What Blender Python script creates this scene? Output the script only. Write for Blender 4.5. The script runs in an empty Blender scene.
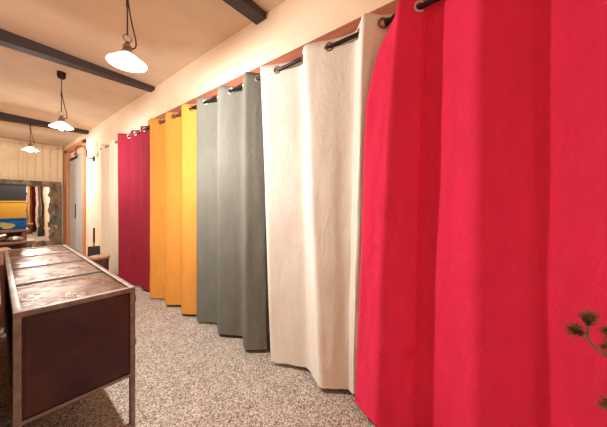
import bpy, bmesh, math, random
from mathutils import Vector, Matrix, noise
random.seed(7)
PI = math.pi
S = bpy.context.scene
COL = S.collection

# ------------------------------------------------------------------ materials
def nmat(name, color, rough=0.6, metal=0.0, spec=0.5):
    m = bpy.data.materials.new(name); m.use_nodes = True
    b = m.node_tree.nodes['Principled BSDF']
    b.inputs['Base Color'].default_value = (*color, 1)
    b.inputs['Roughness'].default_value = rough
    b.inputs['Metallic'].default_value = metal
    b.inputs['Specular IOR Level'].default_value = spec
    return m, m.node_tree, b

def coords(nt, kind='Object', scale=(1, 1, 1)):
    tc = nt.nodes.new('ShaderNodeTexCoord')
    mp = nt.nodes.new('ShaderNodeMapping'); mp.inputs['Scale'].default_value = scale
    nt.links.new(tc.outputs[kind], mp.inputs['Vector'])
    return mp.outputs['Vector']

def noise_tex(nt, vec, scale, detail=3, rough=0.5, dist=0.0):
    n = nt.nodes.new('ShaderNodeTexNoise')
    n.inputs['Scale'].default_value = scale; n.inputs['Detail'].default_value = detail
    n.inputs['Roughness'].default_value = rough; n.inputs['Distortion'].default_value = dist
    nt.links.new(vec, n.inputs['Vector'])
    return n.outputs['Fac']

def ramp(nt, fac, stops):
    r = nt.nodes.new('ShaderNodeValToRGB')
    e = r.color_ramp.elements
    while len(e) < len(stops): e.new(0.5)
    for k, (p, c) in enumerate(stops):
        e[k].position = p; e[k].color = (*c, 1)
    nt.links.new(fac, r.inputs['Fac'])
    return r.outputs['Color']

def bump(nt, b, height, strength=0.3, dist=0.01):
    n = nt.nodes.new('ShaderNodeBump')
    n.inputs['Strength'].default_value = strength; n.inputs['Distance'].default_value = dist
    nt.links.new(height, n.inputs['Height']); nt.links.new(n.outputs['Normal'], b.inputs['Normal'])

def mat_paint(name, col, var=0.06, scale=3):
    m, nt, b = nmat(name, col, 0.85, 0, 0.2)
    v = coords(nt)
    lo = tuple(c*(1-var) for c in col); hi = tuple(min(1, c*(1+var)) for c in col)
    nt.links.new(ramp(nt, noise_tex(nt, v, scale, 4), [(0.3, lo), (0.7, hi)]), b.inputs['Base Color'])
    bump(nt, b, noise_tex(nt, v, 90, 3), 0.12, 0.004)
    return m

def mat_wood(name, c1, c2, rough=0.55, scale=(12, 1.2, 12), bmp=0.2):
    m, nt, b = nmat(name, c1, rough)
    v = coords(nt, 'Object', scale)
    nt.links.new(ramp(nt, noise_tex(nt, v, 3.0, 5, 0.6, 0.8), [(0.3, c1), (0.7, c2)]), b.inputs['Base Color'])
    bump(nt, b, noise_tex(nt, v, 6.0, 4), bmp, 0.004)
    return m

def mat_cloth(name, col, var=0.07, crease=0.25, sheen=0.0, rough=0.85, trans=0.0):
    m, nt, b = nmat(name, col, rough, 0, 0.15)
    v = coords(nt, 'Object', (1, 1, 0.45))
    lo = tuple(c*(1-var) for c in col); hi = tuple(min(1, c*(1+var)) for c in col)
    nt.links.new(ramp(nt, noise_tex(nt, v, 9, 5, 0.6, 0.5), [(0.3, lo), (0.7, hi)]), b.inputs['Base Color'])
    v2 = coords(nt, 'Object', (1, 1, 0.55))
    a = noise_tex(nt, v2, 14, 4, 0.55, 1.6)
    w = noise_tex(nt, v2, 400, 1)
    mx = nt.nodes.new('ShaderNodeMath'); mx.operation = 'MULTIPLY_ADD'
    nt.links.new(w, mx.inputs[0]); mx.inputs[1].default_value = 0.06; nt.links.new(a, mx.inputs[2])
    bump(nt, b, mx.outputs[0], crease, 0.02)
    return m

def mat_glow(name, col, strength, base=(0.22, 0.21, 0.19)):
    m, nt, b = nmat(name, base, 0.35)
    b.inputs['Emission Color'].default_value = (*col, 1)
    b.inputs['Emission Strength'].default_value = strength
    return m

M = {}
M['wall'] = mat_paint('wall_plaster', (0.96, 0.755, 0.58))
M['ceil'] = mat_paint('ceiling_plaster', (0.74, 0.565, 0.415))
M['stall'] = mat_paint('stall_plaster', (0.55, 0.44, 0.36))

m, nt, b = nmat('carpet', (0.4, 0.36, 0.33), 0.95, 0, 0.1)
v = coords(nt)
vo = nt.nodes.new('ShaderNodeTexVoronoi'); vo.inputs['Scale'].default_value = 165
nt.links.new(v, vo.inputs['Vector'])
sc = nt.nodes.new('ShaderNodeSeparateColor'); nt.links.new(vo.outputs['Color'], sc.inputs['Color'])
f2 = noise_tex(nt, v, 5, 3)
ad = nt.nodes.new('ShaderNodeMath'); ad.operation = 'MULTIPLY_ADD'; ad.inputs[1].default_value = 0.25
nt.links.new(f2, ad.inputs[0]); nt.links.new(sc.outputs[0], ad.inputs[2])
c1 = ramp(nt, ad.outputs[0], [(0.14, (0.066, 0.054, 0.048)), (0.36, (0.27, 0.22, 0.187)), (0.75, (0.40, 0.328, 0.275)), (1.0, (0.68, 0.565, 0.475))])
nt.links.new(c1, b.inputs['Base Color'])
bump(nt, b, noise_tex(nt, v, 140, 2), 0.15, 0.004)
M['carpet'] = m

M['beam'] = mat_wood('dark_beam_wood', (0.030, 0.017, 0.015), (0.060, 0.036, 0.032), 0.6, (1.2, 12, 12))
M['trim'] = mat_wood('reddish_trim_wood', (0.33, 0.105, 0.06), (0.46, 0.16, 0.09), 0.45, (12, 1, 12))
M['casing'] = mat_wood('orange_casing_wood', (0.55, 0.22, 0.09), (0.68, 0.31, 0.14), 0.45, (12, 12, 1))
M['plasterstrip'] = mat_paint('pale_strip', (0.85, 0.75, 0.62))
M['brownwood'] = mat_wood('brown_wood', (0.16, 0.075, 0.04), (0.28, 0.14, 0.075), 0.55, (1.5, 10, 10))
M['chestwood'] = mat_wood('dark_chest_wood', (0.085, 0.035, 0.022), (0.16, 0.07, 0.042), 0.5, (10, 1.2, 10))
M['bark'] = mat_wood('stump_bark', (0.10, 0.035, 0.022), (0.20, 0.075, 0.045), 0.8, (14, 14, 2), 0.6)
M['stumptop'] = mat_wood('stump_top_wood', (0.45, 0.23, 0.14), (0.58, 0.33, 0.21), 0.6, (6, 6, 6))
M['black'] = nmat('black_metal', (0.022, 0.017, 0.016), 0.4, 0.6)[0]
M['rod'] = nmat('black_rod_metal', (0.030, 0.020, 0.020), 0.35, 0.7)[0]
M['blackplastic'] = nmat('black_plastic', (0.045, 0.038, 0.036), 0.55)[0]
M['chrome'] = nmat('nickel_ring', (0.72, 0.66, 0.60), 0.28, 0.9)[0]
M['bronze'] = nmat('bronze_ring', (0.30, 0.13, 0.09), 0.4, 0.8)[0]
M['brass'] = nmat('aged_brass', (0.40, 0.27, 0.18), 0.4, 0.8)[0]
M['cord'] = nmat('brown_cord', (0.10, 0.055, 0.04), 0.7)[0]
M['shade'] = mat_glow('opal_shade', (1.0, 0.92, 0.80), 0.85)
M['bulb'] = mat_glow('bulb_glow', (1.0, 0.95, 0.86), 8.0)
M['doorpanel'] = mat_paint('pale_grey_panel', (0.56, 0.54, 0.53), 0.04, 2)
M['white'] = mat_paint('white_plastic', (0.85, 0.82, 0.78), 0.03)
M['dark'] = nmat('dark_gap', (0.03, 0.02, 0.018), 0.8)[0]

M['red'] = mat_cloth('red_cloth', (0.86, 0.036, 0.112), 0.06, 0.22)
M['whitecloth'] = mat_cloth('white_cloth', (0.90, 0.85, 0.78), 0.05, 0.22)
M['gray'] = mat_cloth('grey_green_cloth', (0.205, 0.20, 0.172), 0.08, 0.22)
M['orange'] = mat_cloth('orange_cloth', (0.88, 0.38, 0.075), 0.06, 0.22)
M['burgundy'] = mat_cloth('burgundy_cloth', (0.33, 0.023, 0.047), 0.08, 0.2)
M['cream'] = mat_cloth('cream_cloth', (0.87, 0.77, 0.62), 0.04, 0.25)
M['beige'] = mat_cloth('beige_cloth', (0.93, 0.77, 0.54), 0.05, 0.2)

# painted / rusted sheet metal of the long cabinet
m, nt, b = nmat('rusty_brown_sheet', (0.12, 0.05, 0.03), 0.34, 0.35)
v = coords(nt)
nt.links.new(ramp(nt, noise_tex(nt, v, 4.0, 6, 0.6, 0.6), [(0.28, (0.036, 0.013, 0.021)), (0.5, (0.062, 0.022, 0.024)), (0.75, (0.11, 0.040, 0.024))]), b.inputs['Base Color'])
nt.links.new(ramp(nt, noise_tex(nt, v, 9, 4), [(0.3, (0.30,)*3), (0.7, (0.48,)*3)]), b.inputs['Roughness'])
bump(nt, b, noise_tex(nt, v, 5, 3), 0.12, 0.02)
M['sheet'] = m
m, nt, b = nmat('polished_brown_sheet', (0.30, 0.14, 0.08), 0.28, 0.75)
v = coords(nt)
nt.links.new(ramp(nt, noise_tex(nt, v, 5.0, 5, 0.6, 0.4), [(0.25, (0.09, 0.040, 0.024)), (0.55, (0.145, 0.070, 0.043)), (0.8, (0.26, 0.145, 0.092))]), b.inputs['Base Color'])
nt.links.new(ramp(nt, noise_tex(nt, v, 11, 4), [(0.3, (0.22,)*3), (0.7, (0.40,)*3)]), b.inputs['Roughness'])
v2 = coords(nt, 'Object', (1.0, 2.6, 1))
bump(nt, b, noise_tex(nt, v2, 4.5, 4, 0.6, 1.2), 0.55, 0.03)
M['sheettop'] = m
m, nt, b = nmat('worn_grey_steel', (0.30, 0.22, 0.19), 0.42, 0.6)
v = coords(nt)
nt.links.new(ramp(nt, noise_tex(nt, v, 16, 5, 0.6), [(0.3, (0.17, 0.125, 0.110)), (0.7, (0.36, 0.29, 0.26))]), b.inputs['Base Color'])
M['steel'] = m

m, nt, b = nmat('mirror_glass', (0.93, 0.90, 0.86), 0.02, 1.0)
v = coords(nt, 'Object', (1, 1, 1))
bump(nt, b, noise_tex(nt, v, 2.2, 1), 0.05, 0.05)
M['mirror'] = m
m, nt, b = nmat('mosaic_driftwood', (0.3, 0.2, 0.12), 0.6)
v0 = coords(nt, 'Object', (1.0, 1.0, 0.55))
nd = nt.nodes.new('ShaderNodeTexNoise'); nd.inputs['Scale'].default_value = 9; nd.inputs['Detail'].default_value = 4; nt.links.new(v0, nd.inputs['Vector'])
va = nt.nodes.new('ShaderNodeVectorMath'); va.operation = 'MULTIPLY_ADD'; va.inputs[1].default_value = (0.16, 0.16, 0.16)
nt.links.new(nd.outputs['Color'], va.inputs[0]); nt.links.new(v0, va.inputs[2]); v = va.outputs[0]
vo = nt.nodes.new('ShaderNodeTexVoronoi'); vo.inputs['Scale'].default_value = 14
nt.links.new(v, vo.inputs['Vector'])
sx = nt.nodes.new('ShaderNodeSeparateColor'); nt.links.new(vo.outputs['Color'], sx.inputs['Color'])
nt.links.new(ramp(nt, sx.outputs[0], [(0.10, (0.10, 0.065, 0.04)), (0.32, (0.34, 0.20, 0.11)), (0.52, (0.15, 0.14, 0.07)), (0.66, (0.07, 0.085, 0.10)), (0.80, (0.42, 0.27, 0.16)), (0.95, (0.22, 0.12, 0.07))]), b.inputs['Base Color'])
bump(nt, b, vo.outputs['Distance'], 0.5, 0.02)
M['mosaic'] = m
M['boxblack'] = mat_paint('charcoal_box', (0.045, 0.042, 0.040), 0.15)
M['boxyellow'] = mat_paint('yellow_box', (0.56, 0.29, 0.035), 0.06)
M['boxblue'] = mat_paint('blue_box', (0.010, 0.075, 0.21), 0.12)
M['leafprint'] = mat_paint('pale_olive_print', (0.40, 0.33, 0.10), 0.2, 20)
M['silver'] = nmat('crumpled_silver', (0.62, 0.56, 0.50), 0.35, 0.7)[0]
M['paper'] = mat_paint('crumpled_paper', (0.72, 0.60, 0.48), 0.1, 12)
M['card'] = mat_paint('brown_cardboard', (0.42, 0.22, 0.13), 0.1)
M['terracotta'] = mat_paint('terracotta', (0.42, 0.17, 0.09), 0.1, 8)
M['soil'] = mat_paint('soil', (0.05, 0.03, 0.02), 0.4, 40)
M['twig'] = mat_wood('pine_twig_bark', (0.22, 0.12, 0.075), (0.42, 0.27, 0.18), 0.8, (10, 10, 10), 0.4)
m, nt, b = nmat('pine_needles', (0.10, 0.075, 0.030), 0.6)
v = coords(nt)
nt.links.new(ramp(nt, noise_tex(nt, v, 60, 2), [(0.3, (0.10, 0.085, 0.035)), (0.55, (0.24, 0.15, 0.070)), (0.8, (0.38, 0.20, 0.105))]), b.inputs['Base Color'])
M['needles'] = m

# ------------------------------------------------------------------ mesh helpers
def link(name, bm, mat, parent=None, smooth=True, angle=0.6):
    me = bpy.data.meshes.new(name)
    bmesh.ops.recalc_face_normals(bm, faces=bm.faces[:])
    bm.to_mesh(me); bm.free()
    me.materials.append(mat)
    if smooth:
        me.polygons.foreach_set('use_smooth', [True]*len(me.polygons))
        me.set_sharp_from_angle(angle=angle)
    o = bpy.data.objects.new(name, me); COL.objects.link(o)
    if parent: o.parent = parent
    return o

def box(bm, lo, hi, bev=0.0, rot=None):
    lo, hi = Vector(lo), Vector(hi)
    c, s = (lo+hi)/2, hi-lo
    mt = Matrix.Translation(c) @ (rot or Matrix.Identity(4)) @ Matrix.Diagonal((*s, 1))
    r = bmesh.ops.create_cube(bm, size=1, matrix=mt)
    if bev > 0:
        es = list({e for vv in r['verts'] for e in vv.link_edges})
        bmesh.ops.bevel(bm, geom=es, offset=bev, segments=2, profile=0.6, affect='EDGES')

def tube(bm, pts, r, n=10, caps=True):
    pts = [Vector(p) for p in pts]
    rs = r if isinstance(r, (list, tuple)) else [r]*len(pts)
    rings = []; prev = None
    for i, p in enumerate(pts):
        d = (pts[min(i+1, len(pts)-1)] - pts[max(i-1, 0)]).normalized()
        if prev is None:
            a = d.orthogonal().normalized()
        else:
            a = (prev - d*prev.dot(d)).normalized()
        prev = a; bb = d.cross(a)
        rings.append([bm.verts.new(p + (a*math.cos(2*PI*k/n) + bb*math.sin(2*PI*k/n))*rs[i]) for k in range(n)])
    for q, w in zip(rings, rings[1:]):
        for k in range(n):
            bm.faces.new((q[k], q[(k+1) % n], w[(k+1) % n], w[k]))
    if caps:
        bm.faces.new(rings[0][::-1]); bm.faces.new(rings[-1])

def lathe(bm, prof, c=(0, 0, 0), n=32):
    c = Vector(c); rings = []
    for r, z in prof:
        if r < 1e-5: rings.append([bm.verts.new(c+Vector((0, 0, z)))])
        else: rings.append([bm.verts.new(c+Vector((r*math.cos(2*PI*k/n), r*math.sin(2*PI*k/n), z))) for k in range(n)])
    for q, w in zip(rings, rings[1:]):
        for k in range(n):
            k2 = (k+1) % n
            if len(q) == 1 and len(w) > 1: bm.faces.new((q[0], w[k2], w[k]))
            elif len(w) == 1 and len(q) > 1: bm.faces.new((q[k], q[k2], w[0]))
            elif len(q) > 1: bm.faces.new((q[k], q[k2], w[k2], w[k]))

def ball(bm, c, r, seg=16):
    bmesh.ops.create_uvsphere(bm, u_segments=seg, v_segments=seg//2, radius=1, matrix=Matrix.Translation(c) @ Matrix.Diagonal((*( (r, r, r) if not isinstance(r, tuple) else r), 1)))

def prism(bm, outline, y0, y1):
    a = [bm.verts.new((x, y0, z)) for x, z in outline]
    b2 = [bm.verts.new((x, y1, z)) for x, z in outline]
    n = len(outline)
    bm.faces.new(a); bm.faces.new(b2[::-1])
    for k in range(n): bm.faces.new((a[k], b2[k], b2[(k+1) % n], a[(k+1) % n]))

def B(): return bmesh.new()

def tag(o, label, cat, group=None):
    o['label'] = label; o['category'] = cat
    if group: o['group'] = group
    return o

def thing(name, label, cat, loc=(0, 0, 0), rz=0, group=None):
    o = bpy.data.objects.new(name, None); COL.objects.link(o)
    o.empty_display_size = 0.1
    o.location = loc; o.rotation_euler = (0, 0, rz)
    return tag(o, label, cat, group)

def struct(name, bm, mat, parent=None, smooth=False):
    o = link(name, bm, mat, parent, smooth)
    if not parent: o['kind'] = 'structure'
    return o

# ------------------------------------------------------------------ room shell
XW = 1.54            # face of the curtained wall
YF = 10.30           # far wall
XL, YB = -1.70, -4.00
def ceil_z(x): return 2.90 + 0.05*(XW - x)

bm = B(); box(bm, (XL-0.12, YB-0.12, -0.10), (2.75, YF+0.12, 0.0)); struct('floor', bm, M['carpet'])
bm = B()
prism(bm, [(XL-0.12, ceil_z(XL-0.12)), (2.75, ceil_z(2.75)), (2.75, ceil_z(2.75)+0.1), (XL-0.12, ceil_z(XL-0.12)+0.1)], YB-0.12, YF+0.12)
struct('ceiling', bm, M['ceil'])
bm = B(); box(bm, (XL-0.12, YF, 0), (2.75, YF+0.12, 3.2)); struct('wall_far', bm, M['wall'])
bm = B(); box(bm, (XL-0.12, YB-0.12, 0), (2.75, YB, 3.2)); struct('wall_back', bm, M['wall'])
bm = B(); box(bm, (XL-0.12, YB, 0), (XL, YF, 3.2)); struct('wall_left', bm, M['wall'])

openings = [(-0.85, 0.50), (0.64, 1.43), (1.55, 2.50), (2.62, 3.84), (4.06, 4.98), (5.10, 5.93)]
HEAD = 2.38
bm = B()
box(bm, (XW, YB, HEAD), (1.64, 7.74, 3.0))
box(bm, (XW, 9.92, 0), (1.64, YF, 3.0))
box(bm, (XW, 7.74, 2.70), (1.64, 9.92, 3.0))
ys = [YB] + [q for o in openings for q in o] + [7.74]
for a, c in zip(ys[0::2], ys[1::2]):
    box(bm, (XW, a, 0), (1.64, c, HEAD))
struct('wall_right', bm, M['wall'])
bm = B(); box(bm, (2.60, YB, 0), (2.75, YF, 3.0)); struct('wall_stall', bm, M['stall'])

# reddish head trim above the openings, with a stepped profile
for n, (a, c) in enumerate([(-2.0, 3.95)], 1):
    bm = B()
    box(bm, (XW-0.020, a, 2.385), (XW, c, 2.452), 0.003)
    box(bm, (XW-0.034, a, 2.365), (XW, c, 2.395), 0.003)
    box(bm, (XW-0.012, a, 2.29), (XW, c, 2.37), 0.002)
    struct('trim_%d' % n, bm, M['trim'])
bm = B(); box(bm, (1.500, 3.955, 0), (XW, 4.05, 2.44), 0.004); struct('trim_2', bm, M['casing'])
bm = B(); box(bm, (1.500, 3.865, 0), (XW, 3.953, 2.44), 0.004); struct('trim_3', bm, M['plasterstrip'])

# tall wood-framed double door near the far end
bm = B()
box(bm, (1.505, 7.70, 0), (1.60, 7.86, 2.74), 0.006)
box(bm, (1.505, 9.66, 0), (1.60, 9.94, 2.74), 0.006)
box(bm, (1.505, 7.70, 2.66), (1.60, 9.94, 2.76), 0.006)
d1 = struct('door_1', bm, M['casing'])
for a, c, zt in ((7.86, 8.68, 2.49), (8.84, 9.60, 2.42)):
    bm = B(); box(bm, (1.575, a, 0.01), (1.605, c, zt), 0.004)
    box(bm, (1.566, a, 0.01), (1.580, a+0.09, zt), 0.003); box(bm, (1.566, c-0.09, 0.01), (1.580, c, zt), 0.003)
    struct('door_panel', bm, M['doorpanel'], d1)
bm = B(); box(bm, (1.610, 7.86, 0), (1.635, 9.66, 2.66)); struct('door_backing', bm, M['stall'], d1)
bm = B(); box(bm, (1.595, 7.86, 2.52), (1.610, 9.66, 2.66)); struct('transom_panel', bm, M['wall'], d1)
bm = B(); box(bm, (1.570, 8.84, 2.425), (1.605, 9.63, 2.495)); struct('door_gap_shade', bm, M['dark'], d1)  # dark strip standing in for the shade in the gap above the far panel
bm = B(); box(bm, (1.552, 8.86, 0.85), (1.572, 8.93, 1.22), 0.004); struct('door_handle', bm, M['black'], d1)
bm = B(); box(bm, (1.56, 9.22, 2.50), (1.60, 9.34, 2.62), 0.006); struct('door_sensor', bm, M['white'], d1)

# ------------------------------------------------------------------ beams
def beam(y, w, zb, label):
    t = B()
    prism(t, [(XL, zb), (XW, zb), (XW, ceil_z(XW)+0.01), (XL, ceil_z(XL)+0.01)], y, y+w)
    bmesh.ops.bevel(t, geom=t.edges[:], offset=0.006, segments=1, affect='EDGES')
    tag(link('ceiling_beam', t, M['beam']), label, 'ceiling beam', 'dark beams across the ceiling')
beam(1.62, 0.13, 2.845, 'dark wooden ceiling beam nearest the camera, ending above the white curtain')
beam(3.90, 0.14, 2.855, 'long dark wooden ceiling beam passing behind the nearest hanging lamp, above the orange curtain')
beam(7.45, 0.16, 2.835, 'dark wooden ceiling beam farthest down the room, near the tall wood-framed door')

# ------------------------------------------------------------------ curtains
def smooth_line(pts, per, it):
    out = []
    for a, c in zip(pts, pts[1:]):
        for k in range(per):
            out.append(Vector(a).lerp(Vector(c), k/per))
    out.append(Vector(pts[-1]))
    for _ in range(it):
        out = [out[0]] + [(out[k-1]+out[k]*2+out[k+1])/4 for k in range(1, len(out)-1)] + [out[-1]]
    return out

def ring_mesh(name):
    t = B(); ro, ri, n = 0.032, 0.0195, 28
    prof = [(ri, -0.003), (ri+0.002, 0.0055), ((ro+ri)/2, 0.0075), (ro-0.002, 0.0055), (ro, 0.0), (ro-0.002, -0.0055), ((ro+ri)/2, -0.0075), (ri+0.002, -0.0055), (ri, -0.003)]
    lathe(t, prof, n=n)
    bmesh.ops.remove_doubles(t, verts=t.verts, dist=1e-5)
    me = bpy.data.meshes.new(name); bmesh.ops.recalc_face_normals(t, faces=t.faces); t.to_mesh(me); t.free()
    me.polygons.foreach_set('use_smooth', [True]*len(me.polygons))
    return me
RING = {k: ring_mesh('grommet_'+k) for k in ('chrome', 'bronze')}
for k in RING: RING[k].materials.append(M[k])
XR, ZR = 1.435, 2.285        # curtain rods
ZT, ZB = 2.335, 0.030

def curtain(name, label, top, bot, mat, ring='chrome', seed=0, amp=0.004, it=2, ztop=ZT, zbot=ZB, flare=False, seams=()):
    cy = sum(p[1] for p in bot)/len(bot)
    root = thing(name, label, 'curtain', (XR, cy, 0))
    per = 12
    T, Bo = smooth_line(top, per, it), smooth_line(bot, per, it)
    n, rows = len(T), 46
    bm = B(); g = []
    def weight(s, f):
        w1 = 1-(1-f)**0.85
        if flare and s < 1:
            tab = [(0, 0), (0.21, 0.09), (0.42, 0.165), (0.65, 0.20), (0.79, 0.28), (0.9, 0.52), (1.0001, 1)]
            for (fa, wa), (fc, wc) in zip(tab, tab[1:]):
                if fa <= f < fc: w2 = wa+(wc-wa)*(f-fa)/(fc-fa)
            w1 = w1*s + w2*(1-s)
        return w1
    for j in range(rows+1):
        f = j/rows; z = zbot + (ztop-zbot)*f
        row = []
        for i in range(n):
            fb = weight(i/per, f)
            p = Bo[i].lerp(T[i], fb)
            if flare and i < per:      # the free side edge hangs out into the room
                p = p + Vector((-0.042, -0.022))*(1-i/per)*max(0, min(1, f/0.3, (1-f)/0.12))
            q1, q2 = Bo[max(i-1, 0)].lerp(T[max(i-1, 0)], fb), Bo[min(i+1, n-1)].lerp(T[min(i+1, n-1)], fb)
            d = (q2-q1).normalized(); nn = Vector((-d.y, d.x))
            s = i/per
            h = noise.noise((s*1.7+seed*7.1, z*0.9, seed)) * amp*1.6 + noise.noise((s*4+seed*3.3, z*3.0, seed+4)) * amp
            e = max(0, min(1, (ztop-z-0.085)/0.15))
            p = p + nn*h*e
            wave = 0.006*math.sin(s*2*PI+0.6)*max(0, 1-(ztop-z)/0.25)
            dz = noise.noise((s*1.5, seed, 2.0))*0.004*(1-f)
            row.append(bm.verts.new((p.x-XR, p.y-cy, z+wave+dz)))
        g.append(row)
    for j in range(rows):
        for i in range(n-1):
            bm.faces.new((g[j][i], g[j][i+1], g[j+1][i+1], g[j+1][i]))
    cl = link('cloth', bm, mat, root, True, 3.0)
    so = cl.modifiers.new('thickness', 'SOLIDIFY'); so.thickness = 0.004; so.offset = 0
    # stitched bottom hem: a thin raised band following the folds
    bm = B()
    for sgn in (-1, 1):
        prev = None
        for i in range(n):
            q1, q2 = Bo[max(i-1, 0)], Bo[min(i+1, n-1)]
            d = (q2-q1).normalized(); nn = Vector((-d.y, d.x))*sgn*0.0030
            s = i/per
            pos = []
            for z in (zbot+0.002, zbot+0.060):
                f = (z-zbot)/(ztop-zbot)
                h = noise.noise((s*1.7+seed*7.1, z*0.9, seed)) * amp*1.6 + noise.noise((s*4+seed*3.3, z*3.0, seed+4)) * amp
                p = Bo[i].lerp(T[i], weight(s, f)) + Vector((-d.y, d.x))*h + nn
                pos.append(bm.verts.new((p.x-XR, p.y-cy, z+noise.noise((s*1.5, seed, 2.0))*0.004*(1-f))))
            if prev: bm.faces.new((prev[0], pos[0], pos[1], prev[1]))
            prev = pos
    link('hem', bm, mat, cl, True, 3.0)
    # stitched vertical seams joining two widths of cloth
    for sv in seams:
        bm = B(); i0 = int(sv*per); q = sv*per-i0; prev = None
        for j in range(rows+1):
            f = j/rows; z = zbot+(ztop-zbot)*f; fb = weight(sv, f)
            A = Bo[i0].lerp(T[i0], fb); C2 = Bo[i0+1].lerp(T[i0+1], fb)
            d = (C2-A).normalized(); nn = Vector((-d.y, d.x))
            if nn.x > 0: nn = -nn
            h = noise.noise((sv*1.7+seed*7.1, z*0.9, seed)) * amp*1.6 + noise.noise((sv*4+seed*3.3, z*3.0, seed+4)) * amp
            e = max(0, min(1, (ztop-z-0.085)/0.15))
            p = A.lerp(C2, q) + Vector((-d.y, d.x))*h*e
            strip = []
            for off, up in ((-0.005, 0.0015), (-0.003, 0.0045), (0.003, 0.0045), (0.005, 0.0015)):
                w = p + d*off + nn*up
                strip.append(bm.verts.new((w.x-XR, w.y-cy, min(z, ztop-0.004))))
            if prev:
                for k in range(3): bm.faces.new((prev[k], prev[k+1], strip[k+1], strip[k]))
            prev = strip
        link('seam', bm, mat, cl, True, 3.0)
    # grommets where the folds cross the rod
    for a, c in zip(top, top[1:]):
        if (a[0]-XR)*(c[0]-XR) < 0 or abs(c[0]-XR) < 1e-6:
            k = (XR-a[0])/(c[0]-a[0])
            yy = a[1]+(c[1]-a[1])*k
            d = Vector((c[0]-a[0], c[1]-a[1], 0)).normalized()
            nrm = Vector((-d.y, d.x, 0))
            o = bpy.data.objects.new('grommet', RING[ring]); COL.objects.link(o)
            o.parent = root
            o.location = (0, yy-cy, ZR); o.rotation_euler = nrm.to_track_quat('Z', 'Y').to_euler()
    return root

def shift(pts, dy=0, dx=0): return [(x+dx, y+dy) for x, y in pts]

RED_T = [(1.46, 0.472), (1.372, 0.440), (1.492, 0.270), (1.362, 0.088), (1.472, -0.100), (1.365, -0.36), (1.485, -0.55), (1.37, -0.74)]
RED_B = [(1.425, 0.720), (1.336, 0.552), (1.490, 0.352), (1.362, 0.096), (1.472, -0.100), (1.362, -0.37), (1.485, -0.55), (1.36, -0.76)]
curtain('grommet_curtain', 'bright red curtain, the nearest and widest, filling the right of the photo', RED_T, RED_B, M['red'], 'chrome', 1, flare=True, seams=(1.72,))
WH_T = [(1.388, 1.535), (1.497, 1.200), (1.385, 1.090), (1.483, 0.740), (1.362, 0.640), (1.472, 0.500)]
WH_B = [(1.390, 1.416), (1.502, 1.140), (1.388, 0.955), (1.496, 0.800), (1.472, 0.762), (1.490, 0.735)]
curtain('grommet_curtain', 'off-white crinkled curtain hanging between the grey and the red curtain', WH_T, WH_B, M['whitecloth'], 'bronze', 2, 0.006)
GR = [(1.388, 2.500), (1.502, 2.300), (1.371, 2.095), (1.495, 1.890), (1.361, 1.702), (1.478, 1.552)]
curtain('grommet_curtain', 'greenish grey curtain between the orange and the off-white curtain', GR, GR, M['gray'], 'chrome', 3)
OR = [(1.356, 3.590), (1.480, 3.395), (1.375, 3.190), (1.495, 3.030), (1.372, 2.790), (1.470, 2.640)]
curtain('grommet_curtain', 'orange curtain in three broad folds between the burgundy and the grey curtain', OR, OR, M['orange'], 'bronze', 4)
BU_T = [(1.335, 4.760), (1.465, 4.540), (1.405, 4.430), (1.480, 4.160), (1.415, 4.080), (1.465, 3.850)]
BU_B = [(1.330, 4.700), (1.432, 4.450), (1.422, 4.380), (1.488, 4.190), (1.425, 4.080), (1.462, 3.850)]
curtain('grommet_curtain', 'burgundy curtain hanging left of the orange curtain', BU_T, BU_B, M['burgundy'], 'chrome', 5)
CR = [(1.388, 5.860), (1.480, 5.620), (1.380, 5.370), (1.475, 5.060)]
curtain('grommet_curtain', 'narrow cream curtain farthest along the row, beside the burgundy curtain', CR, CR, M['cream'], 'bronze', 6, 0.003)

def rod(y0, y1, label):
    r = thing('curtain_rod', label, 'curtain rod', (XR, (y0+y1)/2, ZR), 0, 'black rods carrying the curtains')
    h = (y1-y0)/2
    bm = B(); tube(bm, [(0, -h, 0), (0, h, 0)], 0.0130, 14); link('pole', bm, M['rod'], r)
    for s in (-1, 1):
        bm = B(); tube(bm, [(0, s*(h-0.018), 0), (0, s*(h-0.014), 0), (0, s*(h+0.006), 0), (0, s*(h+0.010), 0)], [0.0115, 0.017, 0.017, 0.010], 14)
        link('finial', bm, M['rod'], r)
        bm = B(); yy = s*(h-0.045)
        tube(bm, [(0, yy, -0.004), (0.045, yy, -0.004), (0.0845, yy, -0.004)], 0.008, 10)
        tube(bm, [(0, yy-0.008, 0), (0, yy+0.008, 0)], 0.018, 14)
        box(bm, (0.0846, yy-0.016, -0.045), (0.0925, yy+0.016, 0.040), 0.003)
        link('bracket', bm, M['rod'], r)
rod(-0.85, 0.530, 'black rod carrying the red curtain')
rod(0.575, 1.500, 'black rod carrying the off-white curtain')
rod(1.535, 2.545, 'black rod carrying the greenish grey curtain')
rod(2.600, 3.640, 'black rod carrying the orange curtain')
rod(3.820, 4.900, 'black rod carrying the burgundy curtain')
rod(5.030, 6.080, 'black rod carrying the narrow cream curtain')

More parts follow.
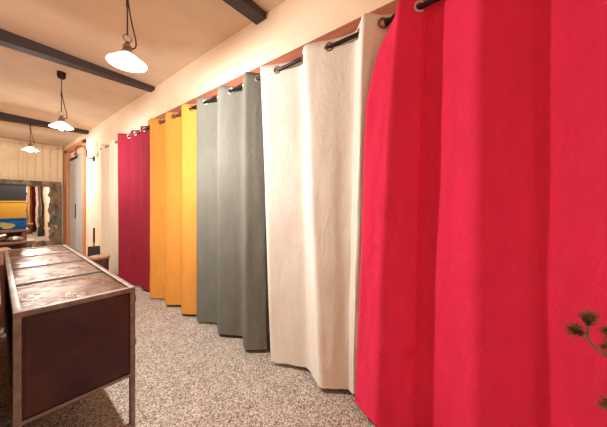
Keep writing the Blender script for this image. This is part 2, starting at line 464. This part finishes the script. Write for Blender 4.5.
# pleated curtain across the far wall
root = thing('pleated_curtain', 'pale beige pleated curtain hanging across the whole far wall behind the mirror', 'curtain', (0.2, 10.2, 0))
bm = B(); n, rows = 420, 14; g = []
for j in range(rows+1):
    f = j/rows; z = 0.03 + (2.875-0.03)*f; row = []
    for i in range(n+1):
        x = -1.7 + (3.0)*i/n
        ph = x*42 + 2.2*noise.noise((x*2.1, 0, 3)) + 0.5*noise.noise((x*3, z*0.7, 1))
        a = 0.020+0.014*noise.noise((x*2.6, z*0.25, 9))
        y = a*math.sin(ph) 
        row.append(bm.verts.new((x, y, z + 0.012*math.sin(x*19)*(f > 0.99))))
    g.append(row)
for j in range(rows):
    for i in range(n): bm.faces.new((g[j][i], g[j][i+1], g[j+1][i+1], g[j+1][i]))
cl = link('cloth', bm, M['beige'], root, True, 3.0)
so = cl.modifiers.new('thickness', 'SOLIDIFY'); so.thickness = 0.003
bm = B(); tube(bm, [(-1.7, 0, 2.890), (1.3, 0, 2.890)], 0.012, 10); link('curtain_track', bm, M['wall'], root)

# ------------------------------------------------------------------ pendant lamps (origin = shade rim centre)
def pendant(loc, ztop, label, cap=True):
    r = thing('pendant_lamp', label, 'hanging lamp', loc, 0, 'hanging lamps in a row along the ceiling')
    H = ztop - loc[2]
    bm = B()
    lathe(bm, [(0.030, 0.072), (0.036, 0.066), (0.056, 0.052), (0.095, 0.020), (0.119, 0.002), (0.1215, -0.002), (0.119, -0.005), (0.115, -0.001), (0.092, 0.015), (0.054, 0.046), (0.030, 0.058)], n=48)
    link('shade', bm, M['shade'], r, True, 1.2)
    bm = B(); lathe(bm, [(0, 0.060), (0.034, 0.060), (0.036, 0.080), (0.030, 0.088), (0.026, 0.110), (0.029, 0.114), (0.026, 0.122), (0.015, 0.134), (0.012, 0.150), (0, 0.152)], n=24); lh = link('lamp_holder', bm, M['brass'], r)
    bm = B(); lathe(bm, [(0, -0.042), (0.014, -0.040), (0.027, -0.026), (0.031, -0.010), (0.027, 0.010), (0.016, 0.030), (0.013, 0.055), (0, 0.055)], n=24); link('bulb', bm, M['bulb'], lh)
    bm = B()
    tube(bm, [(0.026*math.sin(k*2*PI/24), 0, 0.174+0.026*math.cos(k*2*PI/24)) for k in range(25)], 0.0035, 8); link('hanging_ring', bm, M['brass'], lh)
    bm = B(); tube(bm, [(0, 0, 0.196), (0, 0, H-0.03)], 0.0050, 8); link('cord', bm, M['cord'], r)
    bm = B()
    pts = [(0.0, 0, 0.435), (0.006, -0.002, 0.425), (0.014, -0.003, 0.36), (0.030, -0.006, 0.27), (0.048, -0.009, 0.19), (0.052, -0.010, 0.150), (0.046, -0.008, 0.125), (0.030, -0.003, 0.112), (0.022, 0, 0.104)]
    tube(bm, pts, 0.0050, 8)
    tube(bm, [(0, 0, 0.395), (0, 0, 0.455)], 0.009, 8)
    link('cord_loop', bm, M['cord'], r)
    bm = B()
    if cap: lathe(bm, [(0, H-0.088), (0.016, H-0.088), (0.036, H-0.076), (0.043, H-0.050), (0.046, H+0.004), (0, H+0.004)], n=24)
    else: lathe(bm, [(0, H-0.045), (0.008, H-0.045), (0.014, H-0.010), (0.014, H+0.002), (0, H+0.002)], n=16)
    link('canopy' if cap else 'ceiling_hook', bm, M['black'], r)
    return r
lamps = [((0.644, 2.09, 2.237), 2.945, 'hanging lamp with wide white shade, nearest of the lamps, in front of the long beam'),
         ((0.655, 4.52, 2.237), 2.944, 'hanging lamp with black ceiling cap, between the two farther beams'),
         ((0.630, 7.53, 2.320), 2.835, 'hanging lamp farthest down the room, on the farthest beam')]
for k, a in enumerate(lamps): pendant(*a, cap=k < 2)
def lamp_light(loc, up, down, col=(1.0, 0.97, 0.90)):
    # the bare bulb, and the cone of light its white shade throws down
    x, y, z = loc
    l = bpy.data.lights.new('bulb_light', 'POINT'); l.energy = up; l.color = col; l.shadow_soft_size = 0.03
    o = bpy.data.objects.new('bulb_light', l); o.location = (x, y, z-0.073); COL.objects.link(o)
    l = bpy.data.lights.new('shade_light', 'SPOT'); l.energy = down; l.color = col; l.shadow_soft_size = 0.06
    l.spot_size = math.radians(172); l.spot_blend = 1.0
    o = bpy.data.objects.new('shade_light', l); o.location = (x, y, z-0.075); COL.objects.link(o)
for (p, zt, _), up, down in zip(lamps, (35, 16, 33), (46, 19, 38)):
    lamp_light(p, up, down)
# unseen extra lamp behind the camera, added to brighten the near curtains
pendant((0.62, -2.30, 2.237), 2.945, 'added unseen hanging lamp behind the camera, fill light for the near curtains')
lamp_light((0.62, -2.30, 2.237), 8, 38)

# ------------------------------------------------------------------ long metal cabinet
cab = thing('metal_cabinet', 'long brown sheet-metal cabinet with grey steel frame standing on the carpet', 'cabinet', (0.3035, 1.580, 0), -math.radians(1.5))
W, L, Ht, tb = 0.440, 2.215, 0.795, 0.025
x0, x1 = -W/2, W/2
for lx in (x0, x1-tb):
    for ly in (0, L-tb):
        bm = B(); box(bm, (lx, ly, 0), (lx+tb, ly+tb, Ht-tb), 0.004); link('leg', bm, M['steel'], cab, True, 0.5)
bm = B()
for zz in (Ht-tb, 0.318, 0.050):
    t2 = tb if zz > 0.5 else 0.016
    box(bm, (x0, 0, zz), (x1, tb if zz > .5 else 0.018, zz+t2), 0.003); box(bm, (x0, L-tb, zz), (x1, L, zz+t2), 0.004)
    if zz > 0.1:
        box(bm, (x0, tb, zz), (x0+tb, L-tb, zz+t2), 0.004); box(bm, (x1-tb, tb, zz), (x1, L-tb, zz+t2), 0.004)
link('frame_rail', bm, M['steel'], cab, True, 0.5)
sl = (L-2*tb)/4
for k in range(4):
    a = tb+k*sl
    bm = B()
    nx, ny = 18, 18; gg = []
    for j in range(ny+1):
        row = []
        for i in range(nx+1):
            u, w = i/nx, j/ny
            ed = min(u, 1-u, w, 1-w)*2
            zz = Ht-0.010 + 0.010*min(1, ed*1.6)*(0.5+0.5*noise.noise((u*1.3+k*5, w*2.0, 1))) + 0.004*noise.noise((u*5+k*3, w*5, 2))*min(1, ed*4)
            row.append(bm.verts.new((x0+tb-0.002+(W-2*tb+0.004)*u, a+0.004+(sl-0.008)*w, zz)))
        gg.append(row)
    for j in range(ny):
        for i in range(nx): bm.faces.new((gg[j][i], gg[j][i+1], gg[j+1][i+1], gg[j+1][i]))
    e = bmesh.ops.extrude_face_region(bm, geom=bm.faces[:])
    bmesh.ops.translate(bm, vec=(0, 0, -0.012), verts=[q for q in e['geom'] if isinstance(q, bmesh.types.BMVert)])
    link('top_panel', bm, M['sheettop'], cab, True, 0.9)
for k in range(1, 4):
    bm = B(); box(bm, (x0+tb, tb+k*sl-0.005, Ht-0.018), (x1-tb, tb+k*sl+0.005, Ht-0.002), 0.002)
    link('top_seam', bm, M['steel'], cab, True, 0.5)
bm = B(); box(bm, (x0+tb, 0.006, 0.338), (x1-tb, 0.016, Ht-tb-0.002), 0.002)
box(bm, (x0+tb+0.008, 0.003, 0.346), (x1-tb-0.008, 0.008, Ht-tb-0.010), 0.002); link('end_panel', bm, M['sheet'], cab, True, 0.5)
bm = B(); box(bm, (x0+tb, L-0.016, 0.338), (x1-tb, L-0.006, Ht-tb), 0.002); link('end_panel', bm, M['sheet'], cab, True, 0.5)
for sx_ in (x0+0.006, x1-0.016):
    bm = B()
    for k in range(4): box(bm, (sx_, tb+k*sl+0.003, 0.340), (sx_+0.010, tb+(k+1)*sl-0.003, Ht-tb-0.002), 0.002)
    link('side_panel', bm, M['sheet'], cab, True, 0.5)
bm = B(); box(bm, (x0+tb, tb, 0.322), (x1-tb, L-tb, 0.334)); link('bottom_panel', bm, M['sheet'], cab, False)
for zz in (0.715, 0.480):
    bm = B(); box(bm, (x1-0.003, 0.006, zz), (x1+0.004, 0.020, zz+0.028), 0.002); tube(bm, [(x1+0.003, 0.013, zz-0.003), (x1+0.003, 0.013, zz+0.031)], 0.004, 8)
    link('hinge', bm, M['steel'], cab, True, 0.5)

# dark wooden chest standing against its left side
ch = thing('wooden_chest', 'dark reddish wooden chest at the left edge of the photo, beside the metal cabinet', 'chest', (-0.19, 1.66, 0), -math.radians(1.5))
bm = B(); box(bm, (-0.24, 0.02, 0.05), (0.232, 2.0, 0.80), 0.006); link('body', bm, M['chestwood'], ch, True, 0.5)
bm = B(); box(bm, (-0.255, 0.0, 0.80), (0.245, 2.02, 0.830), 0.008); link('lid', bm, M['chestwood'], ch, True, 0.5)
for lx in (-0.23, 0.18):
    for ly in (0.03, 1.94):
        bm = B(); box(bm, (lx, ly, 0), (lx+0.05, ly+0.05, 0.05)); link('foot', bm, M['chestwood'], ch, False)

# ------------------------------------------------------------------ rack with boxes behind the cabinet
rk = thing('wooden_rack', 'brown wooden rack carrying the stack of boxes behind the far end of the metal cabinet', 'rack', (0.10, 4.9, 0), 0.0)
bm = B(); box(bm, (-0.42, -0.03, 0.880), (0.30, 0.34, 0.912), 0.004); link('shelf', bm, M['brownwood'], rk, True, 0.5)
bm = B(); box(bm, (-0.42, -0.12, 0.735), (0.345, 0.34, 0.765), 0.004); link('shelf', bm, M['brownwood'], rk, True, 0.5)
bm = B(); box(bm, (-0.40, 0.02, 0.25), (0.27, 0.34, 0.275), 0.003); link('shelf', bm, M['brownwood'], rk, True, 0.5)
bm = B(); box(bm, (-0.42, 0.325, 0.05), (0.28, 0.34, 0.90)); link('back_panel', bm, M['chestwood'], rk, False)
for lx in (-0.41, 0.235):
    for ly in (0.0, 0.28):
        bm = B(); box(bm, (lx, ly, 0), (lx+0.045, ly+0.045, 0.88), 0.003); link('upright', bm, M['brownwood'], rk, True, 0.5)

def bin_(z, h, mat, label):
    r = thing('storage_box', label, 'box', (0.10, 4.9, z), 0, 'boxes stacked on the rack')
    bm = B(); box(bm, (-0.40, -0.02, 0), (0.272, 0.32, h-0.02), 0.006); link('body', bm, mat, r, True, 0.5)
    bm = B(); box(bm, (-0.404, -0.025, h-0.022), (0.276, 0.324, h), 0.006); ld = link('lid', bm, mat, r, True, 0.5)
    bm = B(); box(bm, (0.270, 0.10, h*0.35), (0.290, 0.14, h*0.35+0.035), 0.004); link('catch', bm, M['black'], r, True, 0.5)
    return r
bx = bin_(0.912, 0.145, M['boxblue'], 'blue box with a pale olive shape on its front, lowest of the stack')
bm = B()
outl = [(-0.20, 0.150), (-0.165, 0.162), (-0.12, 0.140), (-0.07, 0.128), (-0.02, 0.130), (0.04, 0.118), (0.105, 0.095), (0.120, 0.060), (0.085, 0.025), (0.05, 0.012), (0.02, 0.018), (0.0, 0.055), (-0.05, 0.072), (-0.11, 0.080), (-0.15, 0.100), (-0.19, 0.118)]
prism(bm, [(x+0.06, z*0.72+0.005) for x, z in outl], -0.0225, -0.019); link('printed_shape', bm, M['leafprint'], bx, False)
bin_(1.057, 0.220, M['boxyellow'], 'plain yellow box in the middle of the stack, between black and blue')
bin_(1.277, 0.222, M['boxblack'], 'black box topmost of the stack on the rack')
bm = B(); ball(bm, (0, 0, 0.028), (0.055, 0.045, 0.028)); ball(bm, (0.035, 0.0, 0.045), (0.025, 0.022, 0.026))
o = link('dark_bundle', bm, M['blackplastic']); o.location = (0.00, 5.03, 1.499); tag(o, 'small dark bundle lying on top of the black box', 'bundle')

def crumple(name, label, cat, loc, r, mat, seed, rz=0, group=None):
    t = B(); bmesh.ops.create_icosphere(t, subdivisions=3, radius=1)
    for q in t.verts:
        k = 1+0.35*noise.noise(q.co*2.2+Vector((seed, 0, 0)))+0.15*noise.noise(q.co*6+Vector((seed, 3, 0)))
        q.co = Vector((q.co.x*r[0]*k, q.co.y*r[1]*k, q.co.z*r[2]*k))
    mz = min(q.co.z for q in t.verts)
    for q in t.verts: q.co.z -= mz
    o = link(name, t, mat, None, True, 0.5); o.location = loc; o.rotation_euler = (0, 0, rz)
    return tag(o, label, cat, group)
crumple('crumpled_foil', 'crumpled silver foil lying on the rack shelf under the blue box', 'foil', (0.275, 4.86, 0.765), (0.065, 0.05, 0.030), M['silver'], 3)
crumple('crumpled_paper', 'crumpled pale paper on the rack shelf behind the silver tube', 'paper', (0.12, 4.98, 0.765), (0.07, 0.05, 0.032), M['paper'], 8)
t = thing('metal_tube', 'silver tube leaning on the rack shelf at the left edge of the photo', 'tube', (0.0, 4.86, 0.765))
bm = B(); tube(bm, [(0.0, -0.04, 0.023), (0.06, -0.01, 0.032), (0.15, 0.0, 0.078), (0.20, 0.005, 0.088)], [0.022, 0.021, 0.020, 0.018], 14); link('tube_body', bm, M['silver'], t)
bm = B(); tube(bm, [(0.125, -0.002, 0.064), (0.142, 0.0, 0.074)], 0.025, 14); link('collar', bm, M['steel'], t)
t = thing('cardboard_box', 'small brown cardboard box just behind the near rim of the chest, left edge of the photo', 'box', (0.07, 4.0, 0), 0.1)
bm = B(); box(bm, (-0.14, 0, 0), (0.14, 0.28, 0.76), 0.004); link('body', bm, M['card'], t, True, 0.5)
bm = B(); box(bm, (-0.144, -0.004, 0.74), (-0.002, 0.284, 0.765), 0.002); link('flap', bm, M['card'], t, False)
bm = B(); box(bm, (0.002, -0.004, 0.74), (0.144, 0.284, 0.765), 0.002); link('flap', bm, M['card'], t, False)
t['label'] = 'brown cardboard box with closed flaps standing behind the metal cabinet'

# ------------------------------------------------------------------ mirror leaning at the far wall
mr = thing('standing_mirror', 'tall mirror with rough mosaic frame standing before the beige curtain', 'mirror', (0.87, 10.06, 0), 0)
bm = B(); box(bm, (-0.40, -0.004, 0.18), (0.36, 0.004, 1.70)); link('mirror_glass', bm, M['mirror'], mr, False)
random.seed(5)
def jag(x0_, z0_, x1_, z1_, n, a):
    return [(x0_+(x1_-x0_)*k/n+random.uniform(-a, a), z0_+(z1_-z0_)*k/n+random.uniform(-a, a)) for k in range(n+1)]
for nm, outl in (('frame_side', [(0.565, 0.0), (0.565, 1.845)] + jag(0.325, 1.70, 0.335, 0.12, 20, 0.028) + [(0.33, 0.0)]),
                 ('frame_side', [(-0.60, 0.0), (-0.60, 1.845)] + jag(-0.36, 1.70, -0.37, 0.12, 14, 0.02) + [(-0.37, 0.0)]),
                 ('frame_top', [(-0.62, 1.86), (0.575, 1.85)] + jag(0.555, 1.72, -0.60, 1.725, 16, 0.015)),
                 ('frame_bottom', [(-0.60, 0.02), (0.56, 0.02)] + jag(0.50, 0.19, -0.50, 0.19, 14, 0.02))):
    bm = B(); prism(bm, outl, -0.034 if nm == 'frame_side' else -0.040, -0.0045)
    link(nm, bm, M['mosaic'] , mr, False)
bm = B(); box(bm, (-0.58, 0.005, 0.03), (0.55, 0.025, 1.83)); link('backing_board', bm, M['brownwood'], mr, False)

# ------------------------------------------------------------------ stump, dustpan, wall lamp, switch
st = thing('stump_stool', 'reddish brown tree stump stool in front of the cream curtain', 'stool', (1.18, 5.08, 0))
bm = B()
prof = [(0, 0), (0.128, 0), (0.134, 0.03), (0.126, 0.12), (0.124, 0.25), (0.130, 0.355), (0.130, 0.37)]
lathe(bm, prof, n=40)
for q in bm.verts:
    if q.co.xy.length > 0.05:
        a = math.atan2(q.co.y, q.co.x); q.co.xy *= 1+0.035*math.sin(a*9+q.co.z*3)+0.05*noise.noise((math.cos(a), math.sin(a), q.co.z*2))
link('trunk', bm, M['bark'], st)
bm = B(); lathe(bm, [(0, 0.366), (0.138, 0.366), (0.142, 0.375), (0.142, 0.398), (0.136, 0.405), (0, 0.405)], n=40)
for q in bm.verts:
    a = math.atan2(q.co.y, q.co.x); q.co.xy *= 1+0.03*math.sin(a*5)+0.05*noise.noise((math.cos(a), math.sin(a), 0))
link('seat_top', bm, M['stumptop'], st)

dp = thing('dustpan', 'black upright dustpan with a long handle by the wall behind the stump', 'dustpan', (1.405, 6.42, 0), -0.25)
bm = B()
out = [(-0.100, 0.0), (0.100, 0.0), (0.095, 0.39), (-0.095, 0.39)]
prism(bm, out, -0.012, 0.0); box(bm, (-0.100, 0.0, 0), (-0.090, 0.065, 0.24)); box(bm, (0.090, 0.0, 0), (0.100, 0.065, 0.24)); box(bm, (-0.098, 0.0, 0.0), (0.098, 0.065, 0.010))
link('pan', bm, M['blackplastic'], dp, False)
bm = B(); tube(bm, [(0, 0.0, 0.37), (0, 0.004, 0.60)], 0.011, 10); link('handle', bm, M['black'], dp)
bm = B(); tube(bm, [(0, 0.004, 0.46), (0, 0.004, 0.47), (0, 0.006, 0.745), (0, 0.006, 0.76)], [0.012, 0.019, 0.017, 0.010], 12); link('grip', bm, M['blackplastic'], dp)

wl = thing('gooseneck_wall_lamp', 'dark gooseneck wall lamp mounted beside the wood-framed door', 'wall lamp', (XW, 7.02, 2.21))
bm = B(); tube(bm, [(-0.022, 0, 0), (-0.018, 0, 0), (0, 0, 0)], [0.045, 0.058, 0.060], 20); link('wall_plate', bm, M['black'], wl)
bm = B()
pts = [(-0.01, 0, 0), (-0.09, 0, 0.0), (-0.125, 0, 0.03), (-0.13, 0, 0.14)]
pts += [(-0.215+0.085*math.cos(a), 0, 0.16+0.085*math.sin(a)) for a in [PI*k/10 for k in range(0, 11)]] + [(-0.30, 0, 0.11)]
tube(bm, pts, 0.010, 10); link('arm', bm, M['black'], wl)
bm = B(); lathe(bm, [(0, 0.115), (0.018, 0.115), (0.020, 0.085), (0.030, 0.070), (0.055, 0.030), (0.058, 0.028), (0.053, 0.030), (0.027, 0.066), (0, 0.075)], (-0.30, 0, 0), 24); link('lamp_head', bm, M['brass'], wl)

sw = thing('wall_switch', 'small pale switch on the wall below the gooseneck lamp', 'switch', (XW, 7.42, 1.22))
bm = B(); box(bm, (-0.010, -0.04, -0.04), (0, 0.04, 0.04), 0.003); link('plate', bm, M['white'], sw, True, 0.5)
bm = B(); box(bm, (-0.015, -0.015, -0.022), (-0.009, 0.015, 0.022), 0.002); link('rocker', bm, M['card'], sw, True, 0.5)

# ------------------------------------------------------------------ potted pine at the right edge
pp = thing('potted_pine', 'potted pine with tufted needles at the right edge before the red curtain', 'plant', (1.06, -0.62, 0))
bm = B(); lathe(bm, [(0, 0), (0.115, 0), (0.120, 0.01), (0.150, 0.26), (0.165, 0.262), (0.165, 0.30), (0.150, 0.30), (0.146, 0.27), (0, 0.265)], n=36); link('pot', bm, M['terracotta'], pp)
bm = B(); lathe(bm, [(0, 0.262), (0.10, 0.272), (0.146, 0.262)], n=24); link('soil', bm, M['soil'], pp)
O = Vector((1.06, -0.62, 0))
bm = B()
def rel(p): return Vector(p)-O
trunk = [rel(p) for p in [(1.06, -0.62, 0.25), (1.075, -0.60, 0.40), (1.05, -0.57, 0.55), (1.08, -0.52, 0.66), (1.12, -0.44, 0.75)]]
tube(bm, trunk, [0.020, 0.018, 0.015, 0.012, 0.009], 10)
link('trunk', bm, M['twig'], pp)
tips = []
def br(pts, r0=0.0055, r1=0.003):
    k = len(pts)
    t = B(); tube(t, [rel(p) for p in pts], [r0+(r1-r0)*i/(k-1) for i in range(k)], 8); bo = link('branch', t, M['twig'], pp)
    tips.append((Vector(pts[-1]), (Vector(pts[-1])-Vector(pts[-2])).normalized(), bo))
J = (1.122, -0.195, 0.845)
br([(1.12, -0.44, 0.75), (1.14, -0.34, 0.757), (1.142, -0.265, 0.780), (1.132, -0.220, 0.812), J, (1.112, -0.193, 0.875), (1.110, -0.196, 0.910)])
br([J, (1.108, -0.180, 0.858), (1.094, -0.165, 0.868)], 0.0035, 0.0025)
br([(1.12, -0.44, 0.75), (1.15, -0.36, 0.80), (1.150, -0.285, 0.845), (1.140, -0.245, 0.868)], 0.005)
br([(1.15, -0.36, 0.80), (1.16, -0.29, 0.82), (1.145, -0.245, 0.822)], 0.004)
br([(1.08, -0.52, 0.66), (1.12, -0.40, 0.63), (1.14, -0.29, 0.635), (1.138, -0.240, 0.655)], 0.006)
br([(1.05, -0.57, 0.55), (1.10, -0.45, 0.55), (1.15, -0.36, 0.58)], 0.006)
br([(1.12, -0.44, 0.75), (1.10, -0.50, 0.86), (1.06, -0.52, 0.93)], 0.006)
br([(1.08, -0.52, 0.66), (1.00, -0.60, 0.74), (0.96, -0.66, 0.80)], 0.006)
br([(1.10, -0.50, 0.86), (1.16, -0.47, 0.93), (1.19, -0.45, 0.98)], 0.005)
random.seed(11)
for p, d, bo in tips:
    t = B()
    for k in range(210):
        base = p - d*random.uniform(0, 0.026) - O
        q = Vector((random.gauss(0, 1), random.gauss(0, 1), random.gauss(0, 1))).normalized()
        dr = (d*0.70 + q*0.85 + Vector((0, 0, 0.42))).normalized()
        ln = random.uniform(0.026, 0.046)
        s = dr.orthogonal().normalized()*0.0007; s2 = dr.cross(s).normalized()*0.0007
        mid = base+dr*ln*0.55+Vector((0, 0, -0.001)); tip = base+dr*ln+Vector((0, 0, -0.002))
        a = [t.verts.new(base+w) for w in (s, -s*0.5+s2, -s*0.5-s2)]
        b3 = [t.verts.new(mid+w*0.9) for w in (s, -s*0.5+s2, -s*0.5-s2)]
        e = t.verts.new(tip)
        for i in range(3):
            j = (i+1) % 3
            t.faces.new((a[i], a[j], b3[j], b3[i])); t.faces.new((b3[i], b3[j], e))
    link('needle_tuft', t, M['needles'], bo, False)

# ------------------------------------------------------------------ camera, world, view
cam = bpy.data.cameras.new('camera'); co = bpy.data.objects.new('camera', cam); COL.objects.link(co)
co.location = (0, 0, 1.25)
th = math.atan(323.5/255)
co.rotation_euler = (PI/2, 0, -th)
cam.sensor_fit = 'HORIZONTAL'; cam.sensor_width = 36; cam.lens = 255/607*36
cam.shift_y = -10.5/607
cam.clip_start = 0.01
S.camera = co
w = bpy.data.worlds.new('world'); S.world = w; w.use_nodes = True
w.node_tree.nodes['Background'].inputs['Color'].default_value = (0.02, 0.018, 0.015, 1)
w.node_tree.nodes['Background'].inputs['Strength'].default_value = 0.3
S.view_settings.view_transform = 'Standard'; S.view_settings.look = 'None'
S.view_settings.exposure = 1.16; S.view_settings.gamma = 1.0
try: S.view_settings.use_curve_mapping = False
except Exception: pass
S.cycles.use_denoising = True
S.cycles.max_bounces = 10; S.cycles.diffuse_bounces = 6
S.cycles.sample_clamp_indirect = 6
S.cycles.caustics_reflective = False; S.cycles.caustics_refractive = False
